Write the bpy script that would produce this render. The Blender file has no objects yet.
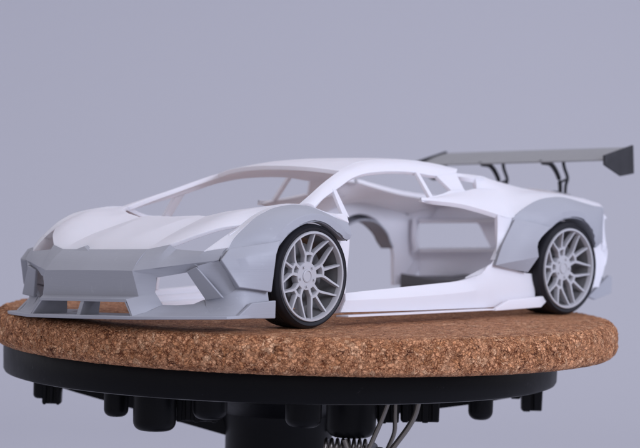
import bpy, bmesh, math, random
from mathutils import Vector, Matrix, noise
random.seed(7)
S = 1/24                      # shapes are written in full-size car metres; the scale model is 1:24
RHO = .0529                   # the shell leans to its right, where no wheels are fitted
scene = bpy.context.scene
COL = scene.collection
PI = math.pi

# ------------------------------------------------------------------ materials
def nodes(name):
    m = bpy.data.materials.new(name); m.use_nodes = True
    nt = m.node_tree
    return m, nt, nt.nodes['Principled BSDF']
def add(nt, kind, **kw):
    n = nt.nodes.new(kind)
    for k, v in kw.items():
        if k in n.inputs: n.inputs[k].default_value = v
        else: setattr(n, k, v)
    return n
def plastic(name, col, rough=.45, var=.06, bump=.15, scale=60, sss=0, spec=.5):
    m, nt, b = nodes(name)
    L = nt.links
    tc = add(nt, 'ShaderNodeTexCoord')
    n1 = add(nt, 'ShaderNodeTexNoise', Scale=scale*4.0, Detail=6.0, Roughness=.6)
    n2 = add(nt, 'ShaderNodeTexNoise', Scale=scale*.7, Detail=3.0)
    L.new(tc.outputs['Object'], n1.inputs['Vector']); L.new(tc.outputs['Object'], n2.inputs['Vector'])
    mx = add(nt, 'ShaderNodeMix', data_type='RGBA')
    mx.inputs[6].default_value = (*[c*(1-var) for c in col], 1)
    mx.inputs[7].default_value = (*[min(1, c*(1+var)) for c in col], 1)
    L.new(n2.outputs['Fac'], mx.inputs[0]); L.new(mx.outputs[2], b.inputs['Base Color'])
    mr = add(nt, 'ShaderNodeMapRange'); mr.inputs['To Min'].default_value = rough-.08; mr.inputs['To Max'].default_value = rough+.12
    L.new(n1.outputs['Fac'], mr.inputs['Value']); L.new(mr.outputs[0], b.inputs['Roughness'])
    bp = add(nt, 'ShaderNodeBump', Strength=bump, Distance=.0002)
    L.new(n1.outputs['Fac'], bp.inputs['Height']); L.new(bp.outputs[0], b.inputs['Normal'])
    b.inputs['Specular IOR Level'].default_value = spec
    if sss:
        b.inputs['Subsurface Weight'].default_value = sss
        b.inputs['Subsurface Radius'].default_value = (1, .8, .75)
        b.inputs['Subsurface Scale'].default_value = .0015
    return m
M = {}
M['white'] = plastic('white_styrene', (.86, .86, .90), .42, .02, .10, 60, .25)
M['grey'] = plastic('grey_resin', (.295, .302, .334), .50, .03, .12, 80)
def layers(m, k=.25):
    # faint print layers and sanding: a noise squeezed along z feeds a second bump
    nt = m.node_tree; b = nt.nodes['Principled BSDF']; tc = add(nt, 'ShaderNodeTexCoord'); mp = add(nt, 'ShaderNodeMapping')
    mp.inputs['Scale'].default_value = (60, 60, 2600); n = add(nt, 'ShaderNodeTexNoise', Scale=1.0, Detail=3.0)
    bp = add(nt, 'ShaderNodeBump', Strength=k, Distance=.00012)
    nt.links.new(tc.outputs['Object'], mp.inputs['Vector']); nt.links.new(mp.outputs[0], n.inputs['Vector']); nt.links.new(n.outputs['Fac'], bp.inputs['Height'])
    old = b.inputs['Normal'].links[0].from_socket; nt.links.new(old, bp.inputs['Normal']); nt.links.new(bp.outputs[0], b.inputs['Normal'])
def specks(m, col, sc, lo, mul=1):
    # dust and small scuffs: sparse spots of another colour
    nt = m.node_tree; b = nt.nodes['Principled BSDF']; tc = add(nt, 'ShaderNodeTexCoord')
    n = add(nt, 'ShaderNodeTexNoise', Scale=sc, Detail=8.0, Roughness=.75); r = add(nt, 'ShaderNodeMapRange')
    r.inputs['From Min'].default_value = lo; r.inputs['From Max'].default_value = lo+.10; r.inputs['To Max'].default_value = mul
    x = add(nt, 'ShaderNodeMix', data_type='RGBA'); x.inputs[7].default_value = (*col, 1)
    old = b.inputs['Base Color'].links[0].from_socket
    nt.links.new(tc.outputs['Object'], n.inputs['Vector']); nt.links.new(n.outputs['Fac'], r.inputs['Value']); nt.links.new(r.outputs[0], x.inputs[0])
    nt.links.new(old, x.inputs[6]); nt.links.new(x.outputs[2], b.inputs['Base Color'])
layers(M['grey']); specks(M['grey'], (.42, .43, .46), 300.0, .62, .5); specks(M['white'], (.62, .58, .58), 160.0, .66, .5)
M['wing'] = plastic('wing_resin', (.25, .25, .255), .50, .05, .2, 80)
M['carbon'] = plastic('dark_carbon', (.03, .03, .034), .5, .4, .3, 260, 0, .2)
M['rim'] = plastic('rim_plastic', (.40, .40, .42), .36, .04, .08, 90)
M['barrel'] = plastic('barrel_plastic', (.10, .098, .10), .42, .06, .1, 90)
M['brake'] = plastic('brake_plastic', (.075, .072, .075), .5, .08, .15, 90)
M['black'] = plastic('black_abs', (.003, .003, .004), .38, .35, .25, 40, 0, .11)
M['dark'] = plastic('dark_primer', (.10, .10, .11), .55, .15, .2, 80)
M['steel'] = plastic('steel_wire', (.17, .155, .14), .38, .1, .1, 90); M['steel'].node_tree.nodes['Principled BSDF'].inputs['Metallic'].default_value = 1
M['tyre'] = plastic('tyre_rubber', (.014, .014, .018), .52, .2, .4, 120, 0, .25)
layers(M['wing']); specks(M['wing'], (.16, .16, .17), 160.0, .60, .6); specks(M['carbon'], (.22, .22, .23), 220.0, .60, .7); specks(M['black'], (.06, .06, .065), 240.0, .64, .7); specks(M['tyre'], (.06, .055, .05), 400.0, .64, .5)
def cork_mat():
    m, nt, b = nodes('pressed_cork'); L = nt.links
    tc = add(nt, 'ShaderNodeTexCoord')
    def mul(a, c, f=1.0):
        x = add(nt, 'ShaderNodeMix', data_type='RGBA', blend_type='MULTIPLY'); x.inputs[0].default_value = f
        L.new(a, x.inputs[6]); L.new(c, x.inputs[7]); return x.outputs[2]
    def ramp(src, stops):
        r = add(nt, 'ShaderNodeValToRGB'); e = r.color_ramp.elements
        e[0].position, e[0].color = stops[0]; e[1].position, e[1].color = stops[-1]
        for p, c in stops[1:-1]: e.new(p).color = c
        L.new(src, r.inputs[0]); return r.outputs[0]
    def warp(sc, amt):
        n = add(nt, 'ShaderNodeTexNoise', Scale=sc, Detail=4.0, Roughness=.6); L.new(tc.outputs['Object'], n.inputs['Vector'])
        c = add(nt, 'ShaderNodeVectorMath', operation='SUBTRACT'); c.inputs[1].default_value = (.5, .5, .5); L.new(n.outputs['Color'], c.inputs[0])
        v = add(nt, 'ShaderNodeVectorMath', operation='SCALE'); v.inputs['Scale'].default_value = amt; L.new(c.outputs[0], v.inputs[0])
        a = add(nt, 'ShaderNodeVectorMath', operation='ADD'); L.new(tc.outputs['Object'], a.inputs[0]); L.new(v.outputs[0], a.inputs[1]); return a.outputs[0]
    w1 = warp(330.0, .0060); w2 = warp(700.0, .0022)
    v1 = add(nt, 'ShaderNodeTexVoronoi', Scale=620.0); L.new(w1, v1.inputs['Vector'])
    v2 = add(nt, 'ShaderNodeTexVoronoi', Scale=620.0, feature='DISTANCE_TO_EDGE'); L.new(w1, v2.inputs['Vector'])
    v3 = add(nt, 'ShaderNodeTexVoronoi', Scale=900.0, feature='DISTANCE_TO_EDGE'); L.new(w2, v3.inputs['Vector'])
    n3 = add(nt, 'ShaderNodeTexNoise', Scale=1100.0, Detail=5.0, Roughness=.65); L.new(w2, n3.inputs['Vector'])
    n4 = add(nt, 'ShaderNodeTexNoise', Scale=420.0, Detail=3.0); L.new(tc.outputs['Object'], n4.inputs['Vector'])
    sp = add(nt, 'ShaderNodeSeparateColor'); L.new(v1.outputs['Color'], sp.inputs[0])
    base = ramp(sp.outputs[0], [(0, (.56, .245, .105, 1)), (.3, (.68, .320, .155, 1)), (.8, (.77, .385, .200, 1)), (1, (.88, .52, .30, 1))])
    grain = ramp(n3.outputs['Fac'], [(.36, (.46, .32, .24, 1)), (.43, (.94, .93, .92, 1)), (.66, (1, 1, 1, 1))])
    # crevices between granules open only here and there
    th = add(nt, 'ShaderNodeMapRange'); th.inputs['From Min'].default_value = .40; th.inputs['From Max'].default_value = .75
    th.inputs['To Min'].default_value = .0; th.inputs['To Max'].default_value = .060; L.new(n4.outputs['Fac'], th.inputs['Value'])
    def crev(v, k):
        a = add(nt, 'ShaderNodeMath', operation='MULTIPLY'); a.inputs[1].default_value = k; L.new(th.outputs[0], a.inputs[0])
        d = add(nt, 'ShaderNodeMath', operation='SUBTRACT'); L.new(v.outputs['Distance'], d.inputs[0]); L.new(a.outputs[0], d.inputs[1])
        return d.outputs[0]
    d1 = crev(v2, 1.0); d2 = crev(v3, .8)
    c1 = ramp(d1, [(0, (.40, .24, .14, 1)), (.022, (1, 1, 1, 1))]); c2 = ramp(d2, [(0, (.52, .36, .26, 1)), (.04, (1, 1, 1, 1))])
    # a few longer gashes where granules were torn out
    w3 = warp(240.0, .0100); v4 = add(nt, 'ShaderNodeTexVoronoi', Scale=230.0, feature='DISTANCE_TO_EDGE'); L.new(w3, v4.inputs['Vector'])
    n5 = add(nt, 'ShaderNodeTexNoise', Scale=330.0, Detail=3.0); L.new(tc.outputs['Object'], n5.inputs['Vector'])
    t5 = add(nt, 'ShaderNodeMapRange'); t5.inputs['From Min'].default_value = .50; t5.inputs['From Max'].default_value = .68
    t5.inputs['To Min'].default_value = -.02; t5.inputs['To Max'].default_value = .030; L.new(n5.outputs['Fac'], t5.inputs['Value'])
    d3 = add(nt, 'ShaderNodeMath', operation='SUBTRACT'); L.new(v4.outputs['Distance'], d3.inputs[0]); L.new(t5.outputs[0], d3.inputs[1])
    c3 = ramp(d3.outputs[0], [(0, (.26, .14, .08, 1)), (.022, (1, 1, 1, 1))])
    L.new(mul(mul(mul(mul(base, grain), c1), c2), c3), b.inputs['Base Color'])
    def clampm(o, hi, k):
        x = add(nt, 'ShaderNodeMath', operation='MINIMUM'); x.inputs[1].default_value = hi; L.new(o, x.inputs[0])
        y = add(nt, 'ShaderNodeMath', operation='MULTIPLY'); y.inputs[1].default_value = k; L.new(x.outputs[0], y.inputs[0]); return y.outputs[0]
    a1 = add(nt, 'ShaderNodeMath', operation='ADD'); L.new(clampm(d1, .12, 6), a1.inputs[0]); L.new(clampm(d2, .10, 4), a1.inputs[1])
    a3 = add(nt, 'ShaderNodeMath', operation='ADD'); L.new(a1.outputs[0], a3.inputs[0]); L.new(clampm(d3.outputs[0], .06, 22), a3.inputs[1])
    a2 = add(nt, 'ShaderNodeMath', operation='ADD'); L.new(a3.outputs[0], a2.inputs[0]); L.new(n3.outputs['Fac'], a2.inputs[1])
    bp = add(nt, 'ShaderNodeBump', Strength=1.0, Distance=.0005); L.new(a2.outputs[0], bp.inputs['Height']); L.new(bp.outputs[0], b.inputs['Normal'])
    b.inputs['Roughness'].default_value = .75; b.inputs['Specular IOR Level'].default_value = .25
    return m
M['cork'] = cork_mat()
def translucent(m, f, col):
    nt = m.node_tree; b = nt.nodes['Principled BSDF']; o = nt.nodes['Material Output']
    t = add(nt, 'ShaderNodeBsdfTranslucent', Color=col); x = add(nt, 'ShaderNodeMixShader', Fac=f)
    nt.links.new(b.outputs[0], x.inputs[1]); nt.links.new(t.outputs[0], x.inputs[2]); nt.links.new(x.outputs[0], o.inputs['Surface'])
translucent(M['white'], .38, (.95, .935, .955, 1))
M['wall'] = plastic('backdrop_paper', (.535, .545, .610), .9, .01, .05, 2, 0, .1)

# ------------------------------------------------------------------ mesh helpers
def lean(p):
    c, s = math.cos(RHO), math.sin(RHO)
    return Vector((p[0], c*p[1]-s*p[2], s*p[1]+c*p[2]))
def link(name, bm, mat, parent=None, bev=0.0, body=True, ang=32, smooth=True, label=None):
    if body:
        for v in bm.verts: v.co = lean(v.co)
    for v in bm.verts: v.co *= S
    if smooth:
        for f in bm.faces: f.smooth = True
        for e in bm.edges:
            if len(e.link_faces) == 2 and e.calc_face_angle(0) > math.radians(ang): e.smooth = False
    me = bpy.data.meshes.new(name); bm.to_mesh(me); bm.free()
    me.materials.append(mat)
    o = bpy.data.objects.new(name, me); COL.objects.link(o)
    if parent: o.parent = parent
    if label: o['label'] = label
    if bev:
        b = o.modifiers.new('bevel', 'BEVEL'); b.width = bev*S; b.segments = 2; b.limit_method = 'ANGLE'; b.angle_limit = math.radians(38)
        b.harden_normals = True
    return o
def cr(p0, p1, p2, p3, t):
    return 0.5*((2*p1)+(-p0+p2)*t+(2*p0-5*p1+4*p2-p3)*t*t+(-p0+3*p1-3*p2+p3)*t**3)
def spline(pts, n, lin=False):
    P = [Vector(p) for p in pts]; out = []
    for i in range(len(P)-1):
        a = P[i-1] if i else P[0]*2-P[1]; d = P[i+2] if i+2 < len(P) else P[-1]*2-P[-2]
        for k in range(n):
            t = k/n
            out.append(P[i].lerp(P[i+1], t) if lin else cr(a, P[i], P[i+1], d, t))
    out.append(P[-1]); return out
def grid(bm, rows, nu=4, nv=4, lu=False, lv=False, out=None):
    """skin through rows of points; nu steps along a row, nv between rows; out: point the normals must face away from"""
    R = [spline(r, nu, lu) for r in rows]
    cols = [spline([r[j] for r in R], nv, lv) for j in range(len(R[0]))]
    V = [[bm.verts.new(c[i]) for c in cols] for i in range(len(cols[0]))]
    F = []
    for i in range(len(V)-1):
        for j in range(len(V[0])-1):
            q = (V[i][j], V[i][j+1], V[i+1][j+1], V[i+1][j])
            try: F.append(bm.faces.new(q))
            except ValueError: pass
    if out is not None:
        o = Vector(out); s = 0
        for f in F:
            f.normal_update(); s += f.normal.dot(f.calc_center_median()-o)*f.calc_area()
        if s < 0:
            for f in F: f.normal_flip()
    return F
def thicken(bm, th):
    """closed shell: the faces stay where they are, a copy goes in by th"""
    bmesh.ops.remove_doubles(bm, verts=bm.verts, dist=1e-4)
    bmesh.ops.dissolve_degenerate(bm, edges=bm.edges, dist=1e-5)
    bm.normal_update()
    vs = list(bm.verts); fs = list(bm.faces)
    bound = [e for e in bm.edges if len(e.link_faces) == 1]
    mp = {v: bm.verts.new(v.co-v.normal*th) for v in vs}
    bl = [(e, e.link_faces[0]) for e in bound]
    for f in fs: bm.faces.new([mp[v] for v in reversed(f.verts)])
    for e, f in bl:
        a, b = e.verts
        vl = list(f.verts); i = vl.index(a)
        if vl[(i+1) % len(vl)] != b: a, b = b, a
        try: bm.faces.new((b, a, mp[a], mp[b]))
        except ValueError: pass
    bm.normal_update()
def mirrored(bm):
    b2 = bm.copy()
    for v in b2.verts: v.co.y = -v.co.y
    bmesh.ops.reverse_faces(b2, faces=b2.faces)
    return b2
def sym(bm):
    """both halves in one mesh"""
    b2 = mirrored(bm); me = bpy.data.meshes.new('tmp'); b2.to_mesh(me); b2.free(); bm.from_mesh(me); bpy.data.meshes.remove(me)
    bmesh.ops.remove_doubles(bm, verts=bm.verts, dist=2e-4)
def both(name, bm, mat, parent, labels=(None, None), **kw):
    b2 = mirrored(bm)
    return link(name, bm, mat, parent, label=labels[0], **kw), link(name, b2, mat, parent, label=labels[1], **kw)
def box(bm, c, d, rot=None):
    M4 = Matrix.Translation(Vector(c)) @ (rot.to_4x4() if rot else Matrix()) @ Matrix.Diagonal((*d, 1))
    bmesh.ops.create_cube(bm, size=1, matrix=M4)
def hexa(bm, a, b):
    """solid between two polygons with the same number of corners"""
    A = [bm.verts.new(p) for p in a]; B = [bm.verts.new(p) for p in b]; n = len(A)
    F = [bm.faces.new(A), bm.faces.new(B[::-1])]
    for i in range(n): F.append(bm.faces.new((A[i], B[i], B[(i+1) % n], A[(i+1) % n])))
    bmesh.ops.recalc_face_normals(bm, faces=F)
def plate(bm, pts, off):
    a = [Vector(p) for p in pts]; o = Vector(off); hexa(bm, a, [p+o for p in a])
def ribbon(bm, A, B, n=4, th=.03, out=(0, 0, .4)):
    grid(bm, [A, B], n, 2, out=out)
def lathe(bm, prof, n=64, c=(0, 0, 0), axis='z', closed=False):
    cx = Vector(c); V = []
    for r, h in prof:
        ring = []
        for k in range(n):
            t = 2*PI*k/n
            p = Vector((r*math.cos(t), r*math.sin(t), h)) if axis == 'z' else Vector((r*math.cos(t), h, r*math.sin(t)))
            ring.append(bm.verts.new(cx+p))
        V.append(ring)
    F = []
    m = len(V)
    for i in range(m if closed else m-1):
        for k in range(n): F.append(bm.faces.new((V[i][k], V[i][(k+1) % n], V[(i+1) % m][(k+1) % n], V[(i+1) % m][k])))
    if not closed:
        for ring in (V[0], V[-1]):
            if (ring[0].co-cx).length > 1e-4: F.append(bm.faces.new(ring))
    bmesh.ops.recalc_face_normals(bm, faces=F)
def tube(bm, pts, r, n=10, lin=False, sub=4):
    P = spline(pts, sub, lin); rings = []
    up = Vector((0, 0, 1))
    for i, p in enumerate(P):
        d = (P[min(i+1, len(P)-1)]-P[max(i-1, 0)]).normalized()
        if abs(d.dot(up)) > .95: up = Vector((1, 0, 0))
        a = d.cross(up).normalized(); b = d.cross(a); up = a.cross(d) if False else up
        rr = r[0]+(r[1]-r[0])*i/(len(P)-1) if isinstance(r, tuple) else r
        rings.append([bm.verts.new(p+a*rr*math.cos(2*PI*k/n)+b*rr*math.sin(2*PI*k/n)) for k in range(n)])
    F = []
    for i in range(len(rings)-1):
        for k in range(n): F.append(bm.faces.new((rings[i][k], rings[i][(k+1) % n], rings[i+1][(k+1) % n], rings[i+1][k])))
    F.append(bm.faces.new(rings[0])); F.append(bm.faces.new(rings[-1]))
    bmesh.ops.recalc_face_normals(bm, faces=F)
def thing(name, label, cat, loc=(0, 0, 0), group=None):
    o = bpy.data.objects.new(name, None); COL.objects.link(o)
    o['label'] = label; o['category'] = cat; o.empty_display_size = .01
    if group: o['group'] = group
    o.location = Vector(loc)*S
    return o
def tag(o, label, cat): o['label'] = label; o['category'] = cat
nb = bmesh.new
IN = (0, 0, .35)

# ================================================================== the model car
car = thing('model_car', 'unpainted white and grey plastic supercar kit without doors or glass, standing on the cork disc', 'model car')

# ---- bonnet
bm = nb()
c0 = [(2.216, 0, .481), (2.10, 0, .550), (1.96, 0, .602), (1.78, 0, .655), (1.60, 0, .694)]
c1 = [(2.218, .15, .481), (2.10, .168, .552), (1.96, .19, .605), (1.78, .215, .659), (1.585, .242, .700)]
c2 = [(2.222, .412, .483), (2.10, .40, .536), (1.97, .385, .584), (1.80, .355, .636), (1.60, .32, .694)]
c3 = [(2.171, .564, .513), (2.05, .56, .585), (1.92, .555, .637), (1.76, .53, .684), (1.57, .47, .722)]
c4 = [(2.06, .70, .574), (1.98, .69, .625), (1.87, .68, .672), (1.72, .66, .715), (1.45, .64, .748)]
c5 = [(1.95, .80, .618), (1.88, .79, .658), (1.78, .78, .700), (1.64, .77, .738), (1.34, .74, .762)]
c6 = [(1.845, .885, .634), (1.74, .881, .690), (1.60, .872, .738), (1.42, .851, .768), (1.237, .829, .768)]
grid(bm, [c0, c1], 7, 3, out=IN)
grid(bm, [c1, c2], 7, 4, out=IN)
grid(bm, [c2, c3], 7, 4, out=IN)
grid(bm, [c3, c4, c5, c6], 7, 5, out=IN)
sym(bm); thicken(bm, .028)
link('bonnet', bm, M['white'], car, bev=.006, ang=6)
# ---- front wing (the white fender top between headlight and flare, and the sliver under the side window)
bm = nb()
fi = [(2.125, .827, .470), (1.99, .864, .555), (1.845, .886, .634), (1.74, .882, .690), (1.60, .873, .738), (1.42, .852, .768), (1.237, .830, .768)]
fo = [(2.02, .945, .490), (1.96, .94, .555), (1.86, .94, .625), (1.76, .94, .684), (1.615, .935, .734), (1.40, .935, .760), (1.215, .955, .740)]
grid(bm, [fi, fo], 4, 3, out=IN)
grid(bm, [fi[:3], [(2.04, .84, .44), (1.95, .87, .43), (1.80, .88, .46)]], 4, 2, out=(1.95, 1.5, .5))
fu = [(1.237, .829, .768), (1.0, .885, .706), (.818, .872, .700)]
fl = [(1.215, .955, .740), (1.06, .975, .690), (.885, .955, .640)]
grid(bm, [fu, fl], 3, 2, out=IN)
# door shut strip behind the wheel
grid(bm, [[(.818, .872, .700), (.862, .94, .55), (.895, .950, .36), (.935, .960, .165)], [(.885, .955, .640), (.98, .965, .53), (1.0, .965, .36), (1.03, .965, .165)]], 3, 2, out=IN)
grid(bm, [[(.818, .872, .700), (.862, .94, .55), (.895, .950, .36), (.935, .960, .165)], [(.83, .80, .68), (.84, .86, .55), (.875, .87, .36), (.91, .87, .165)]], 3, 1, out=(1.3, .9, .4))
thicken(bm, .03)
both('front_wing', bm, M['white'], car, bev=.006)

# ---- windscreen pillars running into the roof rails
bm = nb()
A = [(1.237, .828, .768), (1.06, .768, .835), (.89, .70, .895), (.73, .645, .95), (.572, .592, .998), (.40, .535, 1.035), (.25, .50, 1.064), (0, .492, 1.080), (-.3, .492, 1.075), (-.55, .497, 1.055), (-.79, .502, 1.020)]
B = [(1.205, .945, .752), (1.04, .865, .800), (.879, .79, .839), (.733, .74, .881), (.559, .685, .937), (.42, .65, .968), (.30, .638, .985), (.08, .625, .995), (-.167, .617, .990), (-.42, .625, .965), (-.67, .60, .985)]
Mid = [tuple((Vector(a)+Vector(b))/2+Vector((0, .012, .012))) for a, b in zip(A, B)]
grid(bm, [A, Mid, B], 4, 2, out=IN); thicken(bm, .035)
both('roof_pillar', bm, M['white'], car, bev=.006)
# ---- roof panel
bm = nb()
R = [[(.715, 0, 1.045), (.69, .2, 1.040), (.645, .40, 1.025), (.572, .592, .998)],
     [(.55, 0, 1.070), (.53, .2, 1.065), (.48, .38, 1.050), (.40, .535, 1.035)],
     [(.30, 0, 1.093), (.28, .2, 1.089), (.26, .37, 1.080), (.25, .50, 1.064)],
     [(0, 0, 1.100), (0, .2, 1.098), (0, .36, 1.092), (0, .492, 1.080)],
     [(-.3, 0, 1.098), (-.3, .2, 1.096), (-.3, .36, 1.090), (-.3, .492, 1.075)],
     [(-.60, 0, 1.085), (-.58, .2, 1.082), (-.56, .36, 1.074), (-.55, .497, 1.055)],
     [(-.84, 0, 1.060), (-.82, .2, 1.056), (-.80, .36, 1.045), (-.79, .502, 1.020)]]
grid(bm, R, 4, 4, out=IN); sym(bm); thicken(bm, .035)
link('roof', bm, M['white'], car, bev=.006, ang=20)

# ---- side window frames: front strut, rear strut, sill bar, rear pillar
bm = nb()
hexa(bm, [(.835, .765, .872), (.775, .740, .872), (.775, .715, .860), (.835, .740, .860)], [(.865, .885, .690), (.80, .885, .675), (.80, .855, .675), (.865, .855, .690)])
both('window_strut', bm, M['white'], car, bev=.004)
bm = nb()
hexa(bm, [(-.19, .628, .990), (-.225, .628, .990), (-.225, .598, .985), (-.19, .598, .985)], [(-.165, .792, .790), (-.205, .792, .790), (-.205, .760, .785), (-.165, .760, .785)])
both('window_strut', bm, M['white'], car, bev=.004)
bm = nb()
grid(bm, [[(-.42, .625, .965), (-.454, .668, .911), (-.488, .712, .856)], [(-.67, .60, .985), (-.657, .652, .919), (-.643, .705, .853)]], 4, 3, out=IN)
grid(bm, [[(-.16, .775, .812), (-.34, .745, .835), (-.488, .712, .862), (-.643, .700, .866)], [(-.05, .80, .785), (-.30, .765, .805), (-.488, .730, .835), (-.643, .715, .845)]], 3, 1, out=IN)
thicken(bm, .03)
both('rear_pillar', bm, M['white'], car, bev=.005)

# ---- rear quarter
bm = nb()
U = [(-.05, .785, .803), (-.178, .776, .803), (-.40, .740, .830), (-.643, .705, .855), (-.78, .70, .872), (-.95, .745, .864), (-1.08, .765, .857), (-1.2, .78, .851), (-1.35, .79, .843), (-1.5, .80, .833), (-1.70, .80, .818), (-1.90, .80, .797), (-2.10, .78, .765)]
W = [(-.05, .80, .787), (-.16, .83, .782), (-.38, .865, .762), (-.545, .905, .727), (-.675, .975, .683), (-.82, .99, .655), (-.952, 1.0, .728), (-1.105, 1.0, .781), (-1.26, 1.0, .801), (-1.418, 1.0, .801), (-1.621, 1.0, .766), (-1.80, .995, .735), (-1.945, .97, .718)]
Md = [tuple((Vector(a)+Vector(b))/2+Vector((0, .0, .012))) for a, b in zip(U, W)]
grid(bm, [U, Md, W], 3, 3, out=IN)
T = [(-.784, .690, .945), (-.93, .62, .965), (-1.06, .60, .941), (-1.18, .60, .919), (-1.32, .60, .895), (-1.457, .60, .874), (-1.71, .60, .847), (-1.92, .60, .832), (-2.152, .60, .792)]
U2 = U[4:]
grid(bm, [T, U2], 3, 3, out=IN)
grid(bm, [[(-.67, .595, .985), (-.72, .595, .982), (-.80, .595, .978), (-.93, .62, .965)], [(-.67, .60, .955), (-.70, .63, .958), (-.784, .685, .945), (-.93, .66, .94)]], 3, 2, out=IN)
# band between door opening and flare, running down to the sill
E0 = [(-.675, .975, .680), (-.673, .975, .571), (-.641, .985, .428), (-.582, .985, .333), (-.475, .960, .262), (-.40, .915, .220)]
E1 = [(-.82, .99, .655), (-.76, 1.0, .56), (-.67, 1.01, .450), (-.60, 1.0, .324), (-.54, .955, .235), (-.46, .91, .19)]
grid(bm, [E0, E1], 4, 2, out=IN)
# skin behind the flare, round the wheel opening
arc = [(-1.35+.41*math.cos(t), .98, .285+.41*math.sin(t)) for t in [math.radians(a) for a in (10, 27, 44, 61, 78, 95, 112, 129, 146, 163)]]
arc += [(-1.745, .98, .27), (-1.735, .97, .13)]
outr = [(-.60, 1.0, .36), (-.68, 1.0, .47), (-.80, .99, .63), (-.96, .99, .715), (-1.15, .99, .775), (-1.40, .99, .785), (-1.58, .99, .755), (-1.75, .98, .725), (-1.93, .96, .66), (-1.93, .96, .46), (-1.97, .96, .30), (-1.90, .95, .13)]
grid(bm, [outr, arc], 3, 1, out=IN)
# rear corner of the body
grid(bm, [[(-1.945, .97, .718), (-1.935, .97, .63)], [(-2.10, .78, .765), (-2.12, .86, .64)]], 3, 2, out=IN)
grid(bm, [[(-1.935, .97, .64), (-1.925, .97, .54), (-1.925, .97, .44)], [(-1.975, .955, .64), (-1.975, .955, .54), (-2.00, .955, .43)]], 3, 1, out=IN)
grid(bm, [[(-1.93, .97, .44), (-1.995, .965, .413), (-1.985, .955, .30), (-1.89, .95, .195), (-1.87, .94, .13)], [(-1.97, .90, .44), (-2.03, .92, .413), (-2.02, .90, .30), (-1.93, .88, .195), (-1.90, .87, .14)]], 3, 2, out=IN)
thicken(bm, .035)
both('rear_quarter', bm, M['white'], car, bev=.006)

# ---- rear deck, tail panel (open light bays), seen from inside through the door opening
bm = nb()
grid(bm, [[(-1.95, 0, .885), (-1.94, .35, .875), (-1.92, .60, .832), (-1.91, .80, .797)], [(-2.27, 0, .868), (-2.24, .35, .845), (-2.152, .60, .792), (-2.10, .78, .765)]], 4, 3, out=IN)
for a, b in (([(-2.27, 0, .868), (-2.24, .35, .845), (-2.152, .60, .792), (-2.10, .78, .765)], [(-2.27, 0, .655), (-2.23, .35, .650), (-2.16, .60, .645), (-2.08, .90, .645)]),
             ([(-2.27, 0, .40), (-2.23, .34, .40), (-2.16, .55, .40), (-2.03, .92, .41)], [(-2.29, 0, .20), (-2.26, .34, .20), (-2.2, .55, .19), (-1.97, .88, .19)])):
    grid(bm, [a, b], 4, 2, out=IN)
grid(bm, [[(-2.27, 0, .655), (-2.24, .25, .652), (-2.20, .50, .648)], [(-2.27, 0, .60), (-2.24, .22, .60), (-2.21, .43, .60)], [(-2.27, 0, .40), (-2.24, .20, .40), (-2.235, .32, .40)]], 3, 2, lu=True, lv=True, out=IN)
for z in (.655, .395):
    grid(bm, [[(-2.26, 0, z), (-2.23, .30, z), (-2.19, .55, z), (-2.03, .90, z)], [(-2.12, 0, z-.01), (-2.11, .30, z-.01), (-2.07, .52, z-.01), (-1.93, .84, z-.01)]], 3, 1, out=(-2.1, 0, 0 if z > .5 else 1))
grid(bm, [[(-2.00, .93, .655), (-1.99, .935, .52), (-2.0, .93, .40)], [(-1.90, .88, .66), (-1.89, .885, .52), (-1.90, .88, .39)]], 3, 1, out=(-3, 0, .5))
sym(bm); thicken(bm, .028)
link('tail_panel', bm, M['white'], car, bev=.006)
bm = nb()
pr = [(-1.72, .11), (-1.90, .12), (-2.05, .15), (-2.18, .18)]
grid(bm, [[(x, 0, z) for x, z in pr], [(x, .5, z) for x, z in pr], [(x+.02, .80, z) for x, z in pr]], 3, 2, out=(-2, 0, 2))
grid(bm, [[(-1.755, 0, .20), (-1.755, .5, .175), (-1.77, .90, .225)], [(-1.74, 0, .12), (-1.74, .5, .12), (-1.74, .88, .10)], [(-1.78, 0, .05), (-1.78, .5, .05), (-1.76, .86, .04)]], 3, 2, out=(-2.2, 0, .1))
grid(bm, [[(-1.755, 0, .20), (-1.755, .5, .175), (-1.77, .90, .225)], [(-2.0, 0, .20), (-2.0, .5, .20), (-1.90, .88, .20)]], 3, 2, out=(-2, 0, -2))
sym(bm); thicken(bm, .03)
for y in (-.6, -.36, -.12, .12, .36, .6): plate(bm, [(-1.80, y, .10), (-2.14, y, .16), (-2.16, y, .06), (-1.95, y, .03)], (0, .02, 0))
link('rear_diffuser', bm, M['dark'], car, bev=.004)
bm = nb()
plate(bm, [(-1.93, .80, .055), (-2.20, .80, .21), (-2.235, .80, .20), (-2.225, .80, .075), (-2.02, .80, .03)], (0, .03, 0))
both('diffuser_fin', bm, M['grey'], car, bev=.004)

# ---- side sills with the aero skirts
bm = nb()
top = [(.935, .96, .168), (.7, .955, .178), (.5, .955, .186), (.2, .957, .198), (-.036, .96, .208), (-.29, .966, .222), (-.475, .979, .262), (-.582, .990, .333), (-.76, 1.01, .295), (-.92, 1.015, .262), (-1.03, 1.01, .25)]
mid = [(.96, .985, .12), (.7, .99, .12), (.5, .99, .12), (.2, .99, .125), (-.036, .99, .13), (-.29, .992, .14), (-.50, .995, .16), (-.60, 1.01, .18), (-.76, 1.015, .17), (-.92, 1.02, .16), (-1.05, 1.015, .15)]
low = [(1.0, .975, .042), (.7, .975, .036), (.5, .975, .032), (.2, .975, .028), (-.036, .975, .026), (-.29, .975, .024), (-.50, .975, .022), (-.60, .985, .022), (-.76, .99, .022), (-.92, .995, .022), (-1.06, 1.0, .03)]
grid(bm, [top, mid], 3, 2, out=IN); grid(bm, [mid, low], 3, 2, out=IN)
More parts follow.
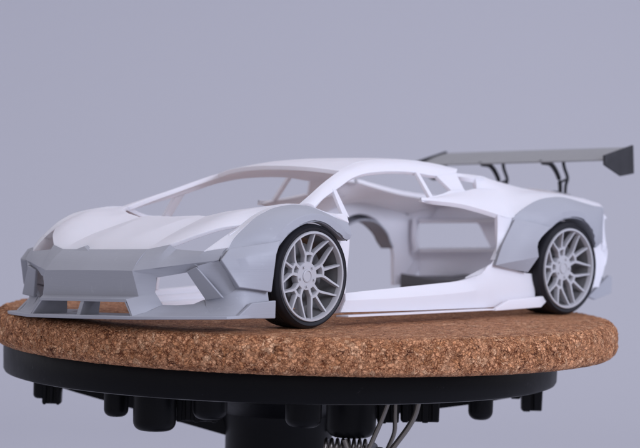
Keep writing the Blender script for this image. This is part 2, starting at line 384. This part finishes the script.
prof = [(0, 0), (-.05, -.004), (-.055, -.05), (-.10, -.055), (-.105, -.10), (-.15, -.104), (-.155, -.165)]
rows = [[(x, y+dy*1.0, z+dz*(z/.2)) for x, y, z in top[:7]] for dy, dz in prof]
grid(bm, rows, 3, 1, lv=True, out=(0, 1.2, -.1))
thicken(bm, .018)
both('side_sill', bm, M['white'], car, bev=.005, ang=20)
bm = nb()
plate(bm, [(1.0, .93, .010), (1.0, 1.045, .010), (.5, 1.05, .006), (-.54, 1.05, .004), (-.54, .93, .004)], (0, 0, .013))
hexa(bm, [(-.53, 1.062, .0), (-.54, 1.062, .018), (-.689, 1.062, .073), (-1.129, 1.062, .090), (-1.116, 1.062, .045), (-1.057, 1.062, .008)],
     [(-.53, 1.03, .0), (-.54, 1.03, .018), (-.689, 1.03, .073), (-1.129, 1.03, .090), (-1.116, 1.03, .045), (-1.057, 1.03, .008)])
both('side_skirt', bm, M['white'], car, bev=.005)

# ---- wheel-arch flares
def flare(B, E, C, Rr, name):
    bm = nb()
    row = []
    for i, (b, c) in enumerate(zip(B, C)):
        b = Vector(b); c = Vector(c)
        m = b.lerp(c, .5); n = Vector((0, .35, .94)).normalized()
        row.append(tuple(m+n*min(.012, (b-c).length*.05)))
    grid(bm, [B, row, C], 3, 4, out=IN)
    grid(bm, [C, [(x, y+.006, z) for x, y, z in E]], 3, 1, out=IN)
    grid(bm, [[(x, y+.006, z) for x, y, z in E], Rr], 3, 1, out=(1.35 if B[0][0] > 0 else -1.35, 1.2, -2))
    thicken(bm, .018)
    return both(name, bm, M['grey'], car, bev=.005, ang=28)
B = [(2.01, 1.005, .245), (2.09, .94, .415), (2.03, .940, .484), (1.96, .94, .555), (1.86, .94, .625), (1.76, .94, .686), (1.615, .935, .737), (1.50, .935, .757), (1.39, .935, .764), (1.26, .945, .752), (1.15, .972, .713), (1.05, .995, .672), (.955, 1.01, .642)]
E = [(1.775, 1.035, .21), (1.765, 1.035, .34), (1.74, 1.045, .42), (1.69, 1.078, .51), (1.62, 1.085, .575), (1.53, 1.085, .622), (1.44, 1.085, .650), (1.34, 1.085, .660), (1.25, 1.085, .640), (1.17, 1.08, .60), (1.10, 1.08, .555), (1.055, 1.07, .535), (1.01, 1.06, .530)]
C = [(1.815, 1.035, .21), (1.815, 1.035, .345), (1.79, 1.05, .44), (1.735, 1.080, .54), (1.655, 1.085, .61), (1.555, 1.088, .662), (1.45, 1.088, .692), (1.335, 1.088, .700), (1.22, 1.086, .676), (1.135, 1.082, .635), (1.06, 1.08, .585), (1.01, 1.07, .562), (.965, 1.055, .555)]
Rr = [(1.35+(x-1.35)*1.02, y-.06, z+.004) for x, y, z in E]
flare(B, E, C, Rr, 'front_flare')
B = [(-.62, 1.0, .324), (-.67, 1.0, .465), (-.75, .995, .56), (-.825, .99, .652), (-.952, 1.002, .731), (-1.105, 1.002, .784), (-1.26, 1.002, .804), (-1.418, 1.002, .804), (-1.621, 1.002, .769), (-1.80, .998, .738), (-1.935, .975, .721), (-1.928, .975, .60), (-1.922, .975, .46)]
E = [(-.915, 1.02, .275), (-.985, 1.03, .36), (-.995, 1.04, .43), (-1.06, 1.06, .52), (-1.134, 1.092, .585), (-1.22, 1.092, .630), (-1.32, 1.092, .655), (-1.42, 1.092, .660), (-1.52, 1.092, .642), (-1.60, 1.09, .598), (-1.66, 1.08, .54), (-1.69, 1.07, .48), (-1.72, 1.05, .43)]
C = [(-.905, 1.02, .28), (-.955, 1.035, .385), (-.96, 1.05, .46), (-1.02, 1.065, .555), (-1.105, 1.096, .625), (-1.21, 1.096, .672), (-1.315, 1.096, .697), (-1.43, 1.096, .702), (-1.54, 1.096, .682), (-1.64, 1.092, .632), (-1.715, 1.082, .565), (-1.75, 1.072, .50), (-1.775, 1.05, .445)]
Rr = [(-1.35+(x+1.35)*1.02, .93, z) for x, y, z in E]
flare(B, E, C, Rr, 'rear_flare')
# lower flare plates, proud of the flare, with the seam above them
bm = nb()
grid(bm, [[(2.045, .975, .486), (1.90, 1.032, .505), (1.78, 1.068, .520), (1.69, 1.095, .535)],
          [(2.118, .970, .415), (1.99, 1.048, .422), (1.86, 1.088, .432), (1.748, 1.110, .445)],
          [(2.030, 1.045, .238), (1.95, 1.062, .225), (1.86, 1.076, .212), (1.775, 1.088, .198)]], 4, 3, lv=True, out=IN)
thicken(bm, .05)
both('flare_plate', bm, M['grey'], car, bev=.008)
bm = nb()
grid(bm, [[(-.822, 1.018, .648), (-.92, 1.055, .628), (-1.02, 1.09, .607), (-1.115, 1.112, .585)],
          [(-.66, 1.03, .465), (-.76, 1.05, .47), (-.87, 1.08, .475), (-.975, 1.105, .480)],
          [(-.582, 1.028, .322), (-.70, 1.055, .34), (-.83, 1.08, .355), (-.985, 1.100, .375)]], 4, 3, out=IN)
grid(bm, [[(-.582, 1.028, .322), (-.70, 1.055, .34), (-.83, 1.08, .355), (-.985, 1.100, .375)],
          [(-.582, 1.028, .322), (-.70, 1.035, .298), (-.82, 1.045, .278), (-.915, 1.055, .265)]], 4, 2, out=IN)
thicken(bm, .04)
both('flare_plate', bm, M['grey'], car, bev=.006, ang=15)

# ---- front bumper
bm = nb()
top = [(2.216, 0, .482), (2.218, .15, .482), (2.220, .28, .483), (2.222, .412, .484)]
br = [(2.390, 0, .35), (2.384, .15, .35), (2.378, .29, .349), (2.372, .42, .347)]
def skinrow(a, b, bulge=.010):
    return [tuple(Vector(p).lerp(Vector(q), .5)+Vector((.6, 0, .8))*bulge) for p, q in zip(a, b)]
grid(bm, [top, skinrow(top, br), br], 3, 3, lu=True, out=IN)
# outer facets up to the headlight
t2 = [(2.222, .412, .484), (2.171, .564, .512), (2.150, .600, .482), (2.125, .827, .468), (2.035, .935, .487)]
b2 = [(2.372, .42, .347), (2.310, .53, .360), (2.290, .58, .366), (2.180, .78, .392), (2.103, .935, .412)]
grid(bm, [t2, skinrow(t2, b2, .005), b2], 3, 2, lu=True, out=IN)
# front centre panel
pb = [(2.378, 0, .183), (2.371, .165, .183), (2.365, .32, .183), (2.358, .463, .183)]
grid(bm, [br, pb], 3, 2, lu=True, out=IN)
# lip under the panel
lp = [(2.428, 0, .166), (2.427, .14, .166), (2.426, .28, .166), (2.424, .414, .166)]
l2 = [(2.428, 0, .148), (2.427, .14, .148), (2.426, .28, .148), (2.426, .422, .148)]
grid(bm, [pb, lp], 3, 1, lu=True, out=(2.3, 0, -.5))
grid(bm, [lp, l2], 3, 1, lu=True, out=IN)
grid(bm, [l2, [(2.32, 0, .152), (2.32, .14, .152), (2.32, .28, .152), (2.32, .41, .152)]], 3, 1, lu=True, out=(2.3, 0, .5))
# intake: inner side wall, roof of the duct
grid(bm, [[(2.372, .42, .347), (2.358, .463, .183)], [(2.28, .549, .302), (2.28, .534, .207)]], 2, 2, out=(2.2, -.5, .25))
grid(bm, [[(2.372, .42, .347), (2.310, .53, .360), (2.240, .67, .378), (2.180, .78, .392), (2.165, .805, .376)], [(2.28, .549, .302), (2.25, .605, .311), (2.21, .66, .322), (2.17, .721, .334), (2.16, .80, .365)]], 3, 2, lu=True, out=(2.2, .6, 1))
# intake: sloping wedge at its inner foot
grid(bm, [[(2.424, .414, .166), (2.358, .463, .183), (2.28, .534, .207)], [(2.432, .452, .115), (2.36, .490, .140), (2.265, .555, .166)], [(2.442, .492, .060), (2.34, .52, .085), (2.24, .56, .126)]], 2, 3, lu=True, out=(2.2, .2, .1))
# intake: concave floor from splitter up to the duct
grid(bm, [[(2.442, .492, .060), (2.34, .62, .060), (2.24, .80, .060), (2.15, .93, .060)],
          [(2.34, .52, .085), (2.27, .62, .080), (2.20, .74, .082), (2.12, .84, .105)],
          [(2.24, .56, .126), (2.19, .64, .124), (2.14, .74, .130), (2.10, .80, .160)]], 4, 3, lu=True, out=(2.2, .6, -1))
# outer panel between blade and flare
grid(bm, [[(2.180, .820, .374), (2.14, .865, .392), (2.097, .930, .412)],
          [(2.135, .835, .27), (2.10, .905, .30), (2.055, .965, .33)],
          [(2.105, .810, .160), (2.055, .945, .185), (1.985, 1.005, .235)]], 3, 3, out=IN)
grid(bm, [[(2.105, .810, .160), (2.055, .945, .185), (1.985, 1.005, .235), (1.88, 1.03, .22), (1.765, 1.04, .205)],
          [(2.12, .84, .105), (2.06, .96, .118), (1.98, 1.03, .135), (1.88, 1.045, .13), (1.76, 1.048, .125)],
          [(2.15, .93, .060), (2.09, 1.02, .058), (2.02, 1.06, .056), (1.9, 1.062, .054), (1.755, 1.062, .05)]], 3, 3, out=IN)
grid(bm, [[(2.180, .78, .392), (2.103, .935, .412)], [(2.150, .80, .372), (2.13, .87, .388)]], 2, 1, out=(2.1, .85, 1))
sym(bm); thicken(bm, .022)
hexa(bm, [(2.245, -.34, .462), (2.205, -.22, .502), (2.240, -.13, .466)], [(2.18, -.34, .485), (2.14, -.22, .516), (2.18, -.13, .490)])
link('front_bumper', bm, M['grey'], car, bev=.005, ang=16)
# raised blades beside the intakes
bm = nb()
q = [Vector(p) for p in ((2.190, .728, .341), (2.185, .815, .371), (2.105, .972, .172), (2.12, .832, .155))]
plate(bm, q, (-.022, -.006, 0))
both('intake_blade', bm, M['grey'], car, bev=.006)
# splitter plate, its posts and end fences
bm = nb()
half = [(2.50, 0), (2.49, .3), (2.455, .52), (2.34, .74), (2.22, .97), (2.16, 1.06), (2.10, 1.085), (1.75, 1.075), (1.75, .72), (2.02, .60), (2.10, .30), (2.12, 0)]
outl = half+[(x, -y) for x, y in half[-2:0:-1]]
hexa(bm, [(x, y, .060) for x, y in outl], [(x, y, .038) for x, y in outl])
for f in [f for f in bm.faces if len(f.verts) > 4]: pass
link('splitter', bm, M['grey'], car, bev=.004)
bm = nb()
hexa(bm, [(2.425, -.018, .150), (2.425, .018, .150), (2.28, .018, .150), (2.28, -.018, .150)], [(2.44, -.045, .058), (2.44, -.01, .058), (2.28, .0, .058), (2.28, -.035, .058)])
link('splitter_post', bm, M['grey'], car, bev=.003)
bm = nb()
hexa(bm, [(2.424, .414, .150), (2.424, .398, .150), (2.20, .398, .150), (2.20, .414, .150)], [(2.442, .490, .058), (2.442, .474, .058), (2.20, .40, .058), (2.20, .416, .058)])
both('splitter_post', bm, M['grey'], car, bev=.003)
bm = nb()
plate(bm, [(2.155, 1.066, .040), (2.075, 1.078, .054), (1.955, 1.086, .136), (1.735, 1.086, .146), (1.742, 1.086, .030)], (0, -.028, 0))
both('splitter_fence', bm, M['grey'], car, bev=.006)

# ---- rear wing
wg = nb()
n = 14; prof = []
for k in range(n+1):
    t = k/n; prof.append((-2.02-.36*t, 1.085+.100*t**1.25+.018*math.sin(PI*t)))
for k in range(n, -1, -1):
    t = k/n; prof.append((-2.02-.36*t, 1.085+.100*t**1.25-.022*math.sin(PI*t)**.8-.006))
hexa(wg, [(x, .915, z) for x, z in prof], [(x, -.915, z) for x, z in prof])
wing = link('rear_wing', wg, M['wing'], car, ang=30)
bm = nb()
plate(bm, [(-2.015, .915, 1.118), (-2.38, .915, 1.200), (-2.385, .915, .982), (-2.22, .915, .962), (-2.015, .915, 1.045)], (0, .022, 0))
both('end_plate', bm, M['carbon'], wing, bev=.004)
def stay(sg):
    bm = nb(); y = .30*sg
    tube(bm, [(-2.07, y, 1.082), (-2.17, y, 1.068), (-2.24, y, 1.01), (-2.285, y, .93), (-2.29, y, .84)], (.022, .015), 8)
    tube(bm, [(-2.33, y, 1.10), (-2.345, y, 1.04), (-2.385, y, .96), (-2.36, y, .90), (-2.35, y, .80)], (.014, .012), 8)
    tube(bm, [(-2.285, y, .925), (-2.38, y, .952)], .010, 8)
    plate(bm, [(-2.04, y-.012, 1.088), (-2.34, y-.012, 1.108), (-2.34, y-.012, 1.118), (-2.04, y-.012, 1.096)], (0, .024, 0))
    plate(bm, [(-2.20, y-.03, .86), (-2.38, y-.03, .83), (-2.38, y-.03, .80), (-2.20, y-.03, .83)], (0, .06, 0))
    return link('wing_stay', bm, M['carbon'], wing, bev=.002)
stay(1); stay(-1)

# ---- the two wheels that are fitted (near side)
def wheel(x, y, R, w, rr, phase, tlabel):
    root_loc = Vector((x, y, R))
    def W(name, bm, mat, parent, **kw):
        for v in bm.verts: v.co += root_loc
        return link(name, bm, mat, parent, body=False, **kw)
    # tyre (outer face at y)
    bm = nb()
    prof = [(rr, -.03), (rr+.004, -.012), (rr+.014, -.002), (rr+.03, .0), ((R+rr)/2+.005, .006), (R-.016, -.004), (R-.008, -.012), (R-.002, -.028), (R, -.05)]
    k = 7
    for i in range(k):
        a = -.055-(w-.11)*i/k; b = a-(w-.11)/k
        prof += [(R, a), (R, b+.012), (R-.006, b+.009), (R-.006, b+.003)]
    prof += [(R, -w+.05), (R-.004, -w+.02), (R-.03, -w), (rr+.01, -w), (rr, -w+.03)]
    lathe(bm, prof, 128, axis='y', closed=True)
    ty = W('tyre', bm, M['tyre'], car, ang=50, label=tlabel)
    # rim: barrel, lip, spokes, hub
    bm = nb()
    lathe(bm, [(rr-.002, -.02), (rr+.006, -.006), (rr+.002, .004), (rr-.010, .004), (rr-.014, -.004), (rr-.018, -.030), (rr-.008, -.034)], 128, axis='y', closed=True)
    rim = W('rim', bm, M['rim'], car, ang=35)
    bm = nb()
    lathe(bm, [(rr-.018, -.0305), (rr-.024, -.05), (rr-.045, -.10), (rr-.045, -w+.03), (rr-.01, -w+.01), (rr-.002, -w+.02), (rr-.002, -.0345)], 128, axis='y', closed=True)
    W('barrel', bm, M['barrel'], rim, ang=35)
    def P(r, a, h):
        t = math.radians(phase+a); return Vector((-r*math.cos(t), h, r*math.sin(t)))
    def dish(q): return -.052+.044*max(0, (q-.25)/.7)**1.6     # q = r / rr
    def bar(bm, path, w0, w1, dep=.035):
        """path of (q, angle); flat-faced spoke with bevelled shoulders"""
        pts = spline([(q, a, 0) for q, a in path], 5)
        C3 = [P(p[0]*rr, p[1], dish(p[0])) for p in pts]; rings = []
        for i, c in enumerate(C3):
            d = (C3[min(i+1, len(C3)-1)]-C3[max(0, i-1)]).normalized()
            sd = d.cross(Vector((0, 1, 0))).normalized(); t = i/(len(C3)-1); ww = (w0+(w1-w0)*t)/2; Y = Vector((0, 1, 0))
            rings.append([bm.verts.new(v) for v in (c+sd*ww*.7, c-sd*ww*.7, c-sd*ww-Y*.010, c-sd*ww*1.0-Y*dep, c+sd*ww*1.0-Y*dep, c+sd*ww-Y*.010)])
        F = []
        for i in range(len(rings)-1):
            for k in range(6): F.append(bm.faces.new((rings[i][k], rings[i][(k+1) % 6], rings[i+1][(k+1) % 6], rings[i+1][k])))
        F.append(bm.faces.new(rings[0])); F.append(bm.faces.new(rings[-1])); bmesh.ops.recalc_face_normals(bm, faces=F)
    bm = nb()
    for k in range(5):
        a = 90-72*k
        bar(bm, [(.20, a+17), (.38, a+15), (.49, a+15), (.73, a+24.5), (.97, a+30)], .031, .0145)
        bar(bm, [(.20, a-17), (.38, a-15), (.49, a-15), (.73, a-24.5), (.97, a-30)], .031, .0145)
        bar(bm, [(.48, a), (.60, a), (.97, a)], .031, .0145)
        bar(bm, [(.50, a+16), (.515, a), (.50, a-16)], .026, .026)
    W('spokes', bm, M['rim'], rim, ang=40)
    bm = nb()
    h = dish(.3)
    lathe(bm, [(0, h-.06), (.33*rr, h-.05), (.33*rr, h-.008), (.31*rr, h+.001), (.15*rr, h+.001), (.145*rr, h+.006), (.12*rr, h+.008), (.11*rr, h+.003), (0, h+.003)], 48, axis='y')
    W('hub', bm, M['rim'], rim, ang=35)
    for k in range(5):
        bm = nb(); c = P(.235*rr, 54-72*k, h)
        bmesh.ops.create_cone(bm, cap_ends=True, segments=6, radius1=.0085, radius2=.0075, depth=.014, matrix=Matrix.Translation(c+Vector((0, .004, 0))) @ Matrix.Rotation(PI/2, 4, 'X'))
        bmesh.ops.create_cone(bm, cap_ends=True, segments=16, radius1=.015, radius2=.015, depth=.006, matrix=Matrix.Translation(c+Vector((0, .000, 0))) @ Matrix.Rotation(PI/2, 4, 'X'))
        W('wheel_bolt', bm, M['rim'], rim, bev=.001)
    bm = nb()
    lathe(bm, [(.06, -.13), (.74*rr, -.13), (.74*rr, -.145), (.06, -.145)], 64, axis='y', closed=True)
    lathe(bm, [(0, -.10), (.30*rr, -.10), (.32*rr, -.15), (.2*rr, -w+.02), (0, -w+.02)], 40, axis='y')
    W('brake_disc', bm, M['brake'], car, ang=35)
    bm = nb()
    for s0 in ((-1,) if x < 0 else (1,)):
        pts = [(.62*rr, -35), (.62*rr, 35), (.86*rr, 30), (.86*rr, -30)]
        vv = []
        for r_, a_ in pts: t = math.radians(a_); vv.append((r_*math.cos(t), -.095, r_*math.sin(t)))
        plate(bm, vv, (0, -.07, 0))
    W('brake_caliper', bm, M['dark'], car, bev=.006)
wheel(1.35, 1.035, .345, .27, .292, -4, None)
wheel(-1.35, 1.075, .340, .31, .288, 14, None)

# ================================================================== cork disc
def cork():
    cx, cy, R, th, r0 = .261, -.028, 2.214, .250, .085
    na, bm = 1500, nb()
    prof = []
    for k in range(0, 9): prof.append((.35+(R-r0-.02-.35)*(k/8), 0))          # inner top, coarse
    prof = [(R-r0-.9, 0), (R-r0-.6, 0), (R-r0-.35, 0), (R-r0-.2, 0), (R-r0-.10, 0), (R-r0-.05, 0)]
    for k in range(0, 9): t = PI/2*k/8; prof.append((R-r0+r0*math.sin(t), -r0+r0*math.cos(t)))
    m = 12
    for k in range(1, m): prof.append((R, -r0-(th-2*r0)*k/m))
    for k in range(0, 8): t = PI/2*k/7; prof.append((R-r0+r0*math.cos(t), -th+r0-r0*math.sin(t)))
    prof.append((R-r0-.3, -th))
    V = []
    for i, (r, z) in enumerate(prof):
        ring = []
        for k in range(na):
            a = 2*PI*k/na; rr = r; zz = z
            p = Vector((r*math.cos(a), r*math.sin(a), z))
            if 4 < i < len(prof)-1:
                q = p*17
                v = noise.voronoi(q+noise.noise_vector(p*14)*.9+noise.noise_vector(p*40)*.3)
                d = (v[0][1]-v[0][0])
                cell = noise.cell(v[1][0]*3.1)
                h = min(d, .28)/.28*.005+(cell-.5)*.004+noise.fractal(p*34, 1, 2, 4)*.007+noise.noise(p*3)*.006
                edge = min(1, max(0, (r-(R-r0-.06))/.08))
                nn = Vector((math.cos(a), math.sin(a), 0))*(1 if z > -r0 and z < 0 else 1)
                nz = 1 if z > -.02 else 0
                if z > -r0+.0001: f = (z+r0)/r0; dirv = Vector((math.cos(a)*(1-f), math.sin(a)*(1-f), f))
                elif z < -th+r0: f = (-th+r0-z)/r0; dirv = Vector((math.cos(a)*(1-f), math.sin(a)*(1-f), -f*.3))
                else: dirv = Vector((math.cos(a), math.sin(a), 0))
                p = p+dirv*(h-.006)*edge
            ring.append(bm.verts.new((p.x+cx, p.y+cy, p.z)))
        V.append(ring)
    for i in range(len(V)-1):
        for k in range(na): bm.faces.new((V[i][k], V[i][(k+1) % na], V[i+1][(k+1) % na], V[i+1][k]))
    bm.faces.new(V[0]); bm.faces.new(V[-1][::-1])
    bmesh.ops.recalc_face_normals(bm, faces=bm.faces)
    o = link('cork_disc', bm, M['cork'], None, body=False, ang=80)
    tag(o, 'thick round brown cork disc with rounded rim under the model car', 'cork disc')
cork()

# ================================================================== black turntable
tt = thing('turntable', 'black plastic turntable with knobs and ribs underneath, carrying the cork disc', 'turntable', (.254, -.273, -5.0))
L_ = Vector((-math.sin(.7454), math.cos(.7454), 0)); D_ = Vector((math.cos(.7454), math.sin(.7454), 0)); C0 = Vector((.254, -.273, 0))
def Q(l, t, z): return C0+L_*l+D_*t+Vector((0, 0, z))
def TT(name, bm, mat=None, bev=0, ang=32):
    for v in bm.verts: v.co -= Vector((.254, -.273, -5.0))
    return link(name, bm, mat or M['black'], tt, body=False, bev=bev, ang=ang)
bm = nb()
lathe(bm, [(0, -.252), (1.95, -.252), (1.978, -.258), (1.986, -.275), (1.982, -.445), (1.972, -.463), (1.95, -.470), (1.90, -.470), (1.88, -.44), (0, -.44)], 200, c=(.254, -.273, 0))
TT('platter', bm)
def knob(l, t, r, z1, rnd=.05):
    bm = nb(); c = Q(l, t, 0)
    pr = [(0, -.43), (r*1.0, -.43), (r*.97, z1+rnd)]
    for k in range(1, 7): a = PI/2*k/6; pr.append((r*.97-rnd+rnd*math.cos(a), z1+rnd-rnd*math.sin(a)))
    pr.append((0, z1)); lathe(bm, pr, 40, c=c); TT('knob', bm)
knob(-1.107, .90, .087, -.70); knob(-.83, 1.1, .150, -.765, .06); knob(.18, 1.4, .125, -.68, .06)
knob(.505, 1.0, .175, -.785, .07); knob(1.423, .40, .090, -.71, .06); knob(-.45, 1.25, .12, -.66, .06); knob(-1.70, .25, .05, -.66, .03)
knob(1.20, -.9, .12, -.70); knob(-.6, -1.2, .15, -.72); knob(.4, -1.4, .12, -.70)
def clip(l0, l1, t, z1, n=3):
    w = (l1-l0)/n
    bm = nb(); hexa(bm, [Q(l0, t-.03, -.43), Q(l1, t-.03, -.43), Q(l1, t-.15, -.43), Q(l0, t-.15, -.43)], [Q(l0+.006, t-.03, z1+.004), Q(l1-.006, t-.03, z1+.004), Q(l1-.006, t-.14, z1+.004), Q(l0+.006, t-.14, z1+.004)]); TT('rib_box', bm, bev=.008)
    for k in range(n):
        bm = nb(); a = l0+k*w+.006; b = l0+(k+1)*w-.006
        zz = z1+.012*(k % 2)
        hexa(bm, [Q(a, t, -.43), Q(b, t, -.43), Q(b, t-.16, -.43), Q(a, t-.16, -.43)], [Q(a+.008, t-.005, zz), Q(b-.008, t-.005, zz), Q(b-.008, t-.15, zz), Q(a+.008, t-.15, zz)])
        TT('rib', bm, bev=.006)
clip(-1.69, -1.545, .30, -.70, 3); clip(.845, 1.121, .8, -.70, 4); clip(1.749, 1.908, -.10, -.70, 2); clip(-.70, -.40, 1.0, -.715, 5); clip(.68, .84, .9, -.70, 2)
clip(1.655, 1.745, .0, -.60, 1)
# webs under the platter, deep at the column and shallow at the rim
def web(pts, t, th=.05):
    bm = nb(); hexa(bm, [Q(l, t, z) for l, z in pts], [Q(l, t-th, z) for l, z in pts]); TT('web', bm, bev=.006)
web([(-1.75, -.43), (-1.75, -.56), (-1.468, -.640), (-.358, -.925), (-.3, -.925), (-.3, -.43)], 0)
web([(.3, -.43), (.3, -.86), (.95, -.68), (1.147, -.660), (1.346, -.629), (1.70, -.56), (1.70, -.43)], .2)
for a in (1.2, -1.9, 2.6):
    bm = nb(); u = Vector((math.cos(a), math.sin(a), 0)); v = Vector((-u.y, u.x, 0))*.03
    f = lambda r, z, s: C0+u*r+v*s+Vector((0, 0, z))
    hexa(bm, [f(.3, -.43, 1), f(1.7, -.43, 1), f(1.7, -.54, 1), (f(.3, -.85, 1))], [f(.3, -.43, -1), f(1.7, -.43, -1), f(1.7, -.54, -1), f(.3, -.85, -1)])
    if a != 1.2: TT('web', bm, bev=.006)
    else: bm.free()
bm = nb(); lathe(bm, [(0, -.43), (.62, -.43), (.60, -.62), (.42, -.74), (.385, -.86), (.38, -4.6), (.9, -4.75), (1.35, -4.95), (1.35, -5.0), (0, -5.0)], 72, c=(C0.x, C0.y, 0))
TT('column', bm)
# metal coil and bent wires
bm = nb()
c = Q(.49, 1.12, 0); pts = []
for k in range(121):
    a = k/120*2*PI*8; pts.append(c+L_*(-.16+.30*k/120)+D_*(.055*math.cos(a))+Vector((0, 0, -.845+.055*math.sin(a))))
tube(bm, pts, .012, 8, lin=True, sub=1); TT('coil_spring', bm, M['steel'])
def wire(pts, r):
    bm = nb(); tube(bm, pts, r, 10); TT('wire', bm, M['steel'])
wire([Q(.762, 1.3, -.46), Q(.70, 1.3, -.64), Q(.625, 1.3, -.83), Q(.56, 1.3, -1.05)], .017)
wire([Q(.955, 1.3, -.46), Q(.93, 1.3, -.58), Q(.88, 1.3, -.68), Q(.775, 1.3, -.83), Q(.64, 1.3, -1.03)], .019)
wire([Q(.80, 1.05, -.46), Q(.80, 1.05, -.62), Q(.80, 1.05, -.74), Q(.755, 1.05, -.86), Q(.70, 1.05, -1.0)], .015)
wire([Q(.46, 1.2, -.78), Q(.50, 1.2, -.90), Q(.52, 1.2, -1.05)], .018)
bm = nb()
for l, z in ((.65, -.83), (.70, -.86), (.62, -.88)):
    lathe(bm, [(0, -.02), (.035, -.02), (.04, -.01), (.04, .01), (.035, .02), (0, .02)], 16, c=Q(l, 1.22, z), axis='y')
TT('nut', bm, M['dark'])

# ================================================================== backdrop and table, one sweep
bm = nb()
prof = []
D0, H = -46.0, -5.0
for x in (40, 20, 0, -15, -30): prof.append((x, H))
for k in range(0, 13): a = PI/2*k/12; prof.append((-34-12*math.sin(a), H+12-12*math.cos(a)))
prof += [(-46, 20), (-46, 32)]
rows = []
for t, z in prof: rows.append([tuple(Vector((0, 0, z))+D_*t+L_*l) for l in (-50, -20, 0, 20, 50)])
grid(bm, rows, 1, 1, lu=True, lv=True, out=None)
o = link('backdrop', bm, M['wall'], None, body=False, ang=60)
o['kind'] = 'structure'; o['label'] = 'plain lavender grey studio backdrop sweeping down behind the turntable'

# ================================================================== light
def area(name, pos, target, size, power, col=(1, 1, 1), sy=None):
    l = bpy.data.lights.new(name, 'AREA'); l.energy = power; l.color = col; l.size = size*S
    if sy: l.shape = 'RECTANGLE'; l.size_y = sy*S
    o = bpy.data.objects.new(name, l); COL.objects.link(o)
    p = Vector(pos)*S; o.location = p
    o.rotation_euler = (p-Vector(target)*S).to_track_quat('Z', 'Y').to_euler()
    return o
area('key_softbox', C0+D_*12.5+L_*16+Vector((0, 0, 9)), (0, 0, .4), 8, 5.7, (.86, .91, 1.14))
area('top_softbox', C0+D_*(-1)+L_*(-2)+Vector((0, 0, 14)), (0, 0, .4), 11, .55, (.97, .95, 1.05))
area('backdrop_lamp', C0+D_*(-26)+L_*8+Vector((0, 0, 14)), C0+D_*(-46)+L_*4+Vector((0, 0, -4)), 10, 1.0, (.97, .97, 1))
w = bpy.data.worlds.new('World'); scene.world = w; w.use_nodes = True
w.node_tree.nodes['Background'].inputs[0].default_value = (.90, .885, 1.0, 1)
w.node_tree.nodes['Background'].inputs[1].default_value = .75

# ================================================================== camera
cd = bpy.data.cameras.new('camera'); cam = bpy.data.objects.new('camera', cd); COL.objects.link(cam); scene.camera = cam
yaw, pitch, roll, ox, oy, DD, f = .7454, .0389, .0276, -.1112, .2272, 18.6932, 2600
d = Vector((math.cos(yaw)*math.cos(pitch), math.sin(yaw)*math.cos(pitch), math.sin(pitch)))
r = Vector((0, 0, 1)).cross(d).normalized(); u = d.cross(r)
r2 = r*math.cos(roll)+u*math.sin(roll); u2 = -r*math.sin(roll)+u*math.cos(roll)
pos = (Vector((0, 0, .4))+r2*ox+u2*oy+d*DD)*S
mt = Matrix((r2, u2, d)).transposed().to_4x4(); mt.translation = pos
cam.matrix_world = mt
cd.sensor_width = 36; cd.lens = 36*f/640; cd.clip_start = .01; cd.clip_end = 50
cd.dof.use_dof = True; cd.dof.focus_distance = (DD-1.70)*S; cd.dof.aperture_fstop = 26
scene.view_settings.view_transform = 'Standard'; scene.view_settings.look = 'None'
scene.view_settings.exposure = 0; scene.view_settings.gamma = 1
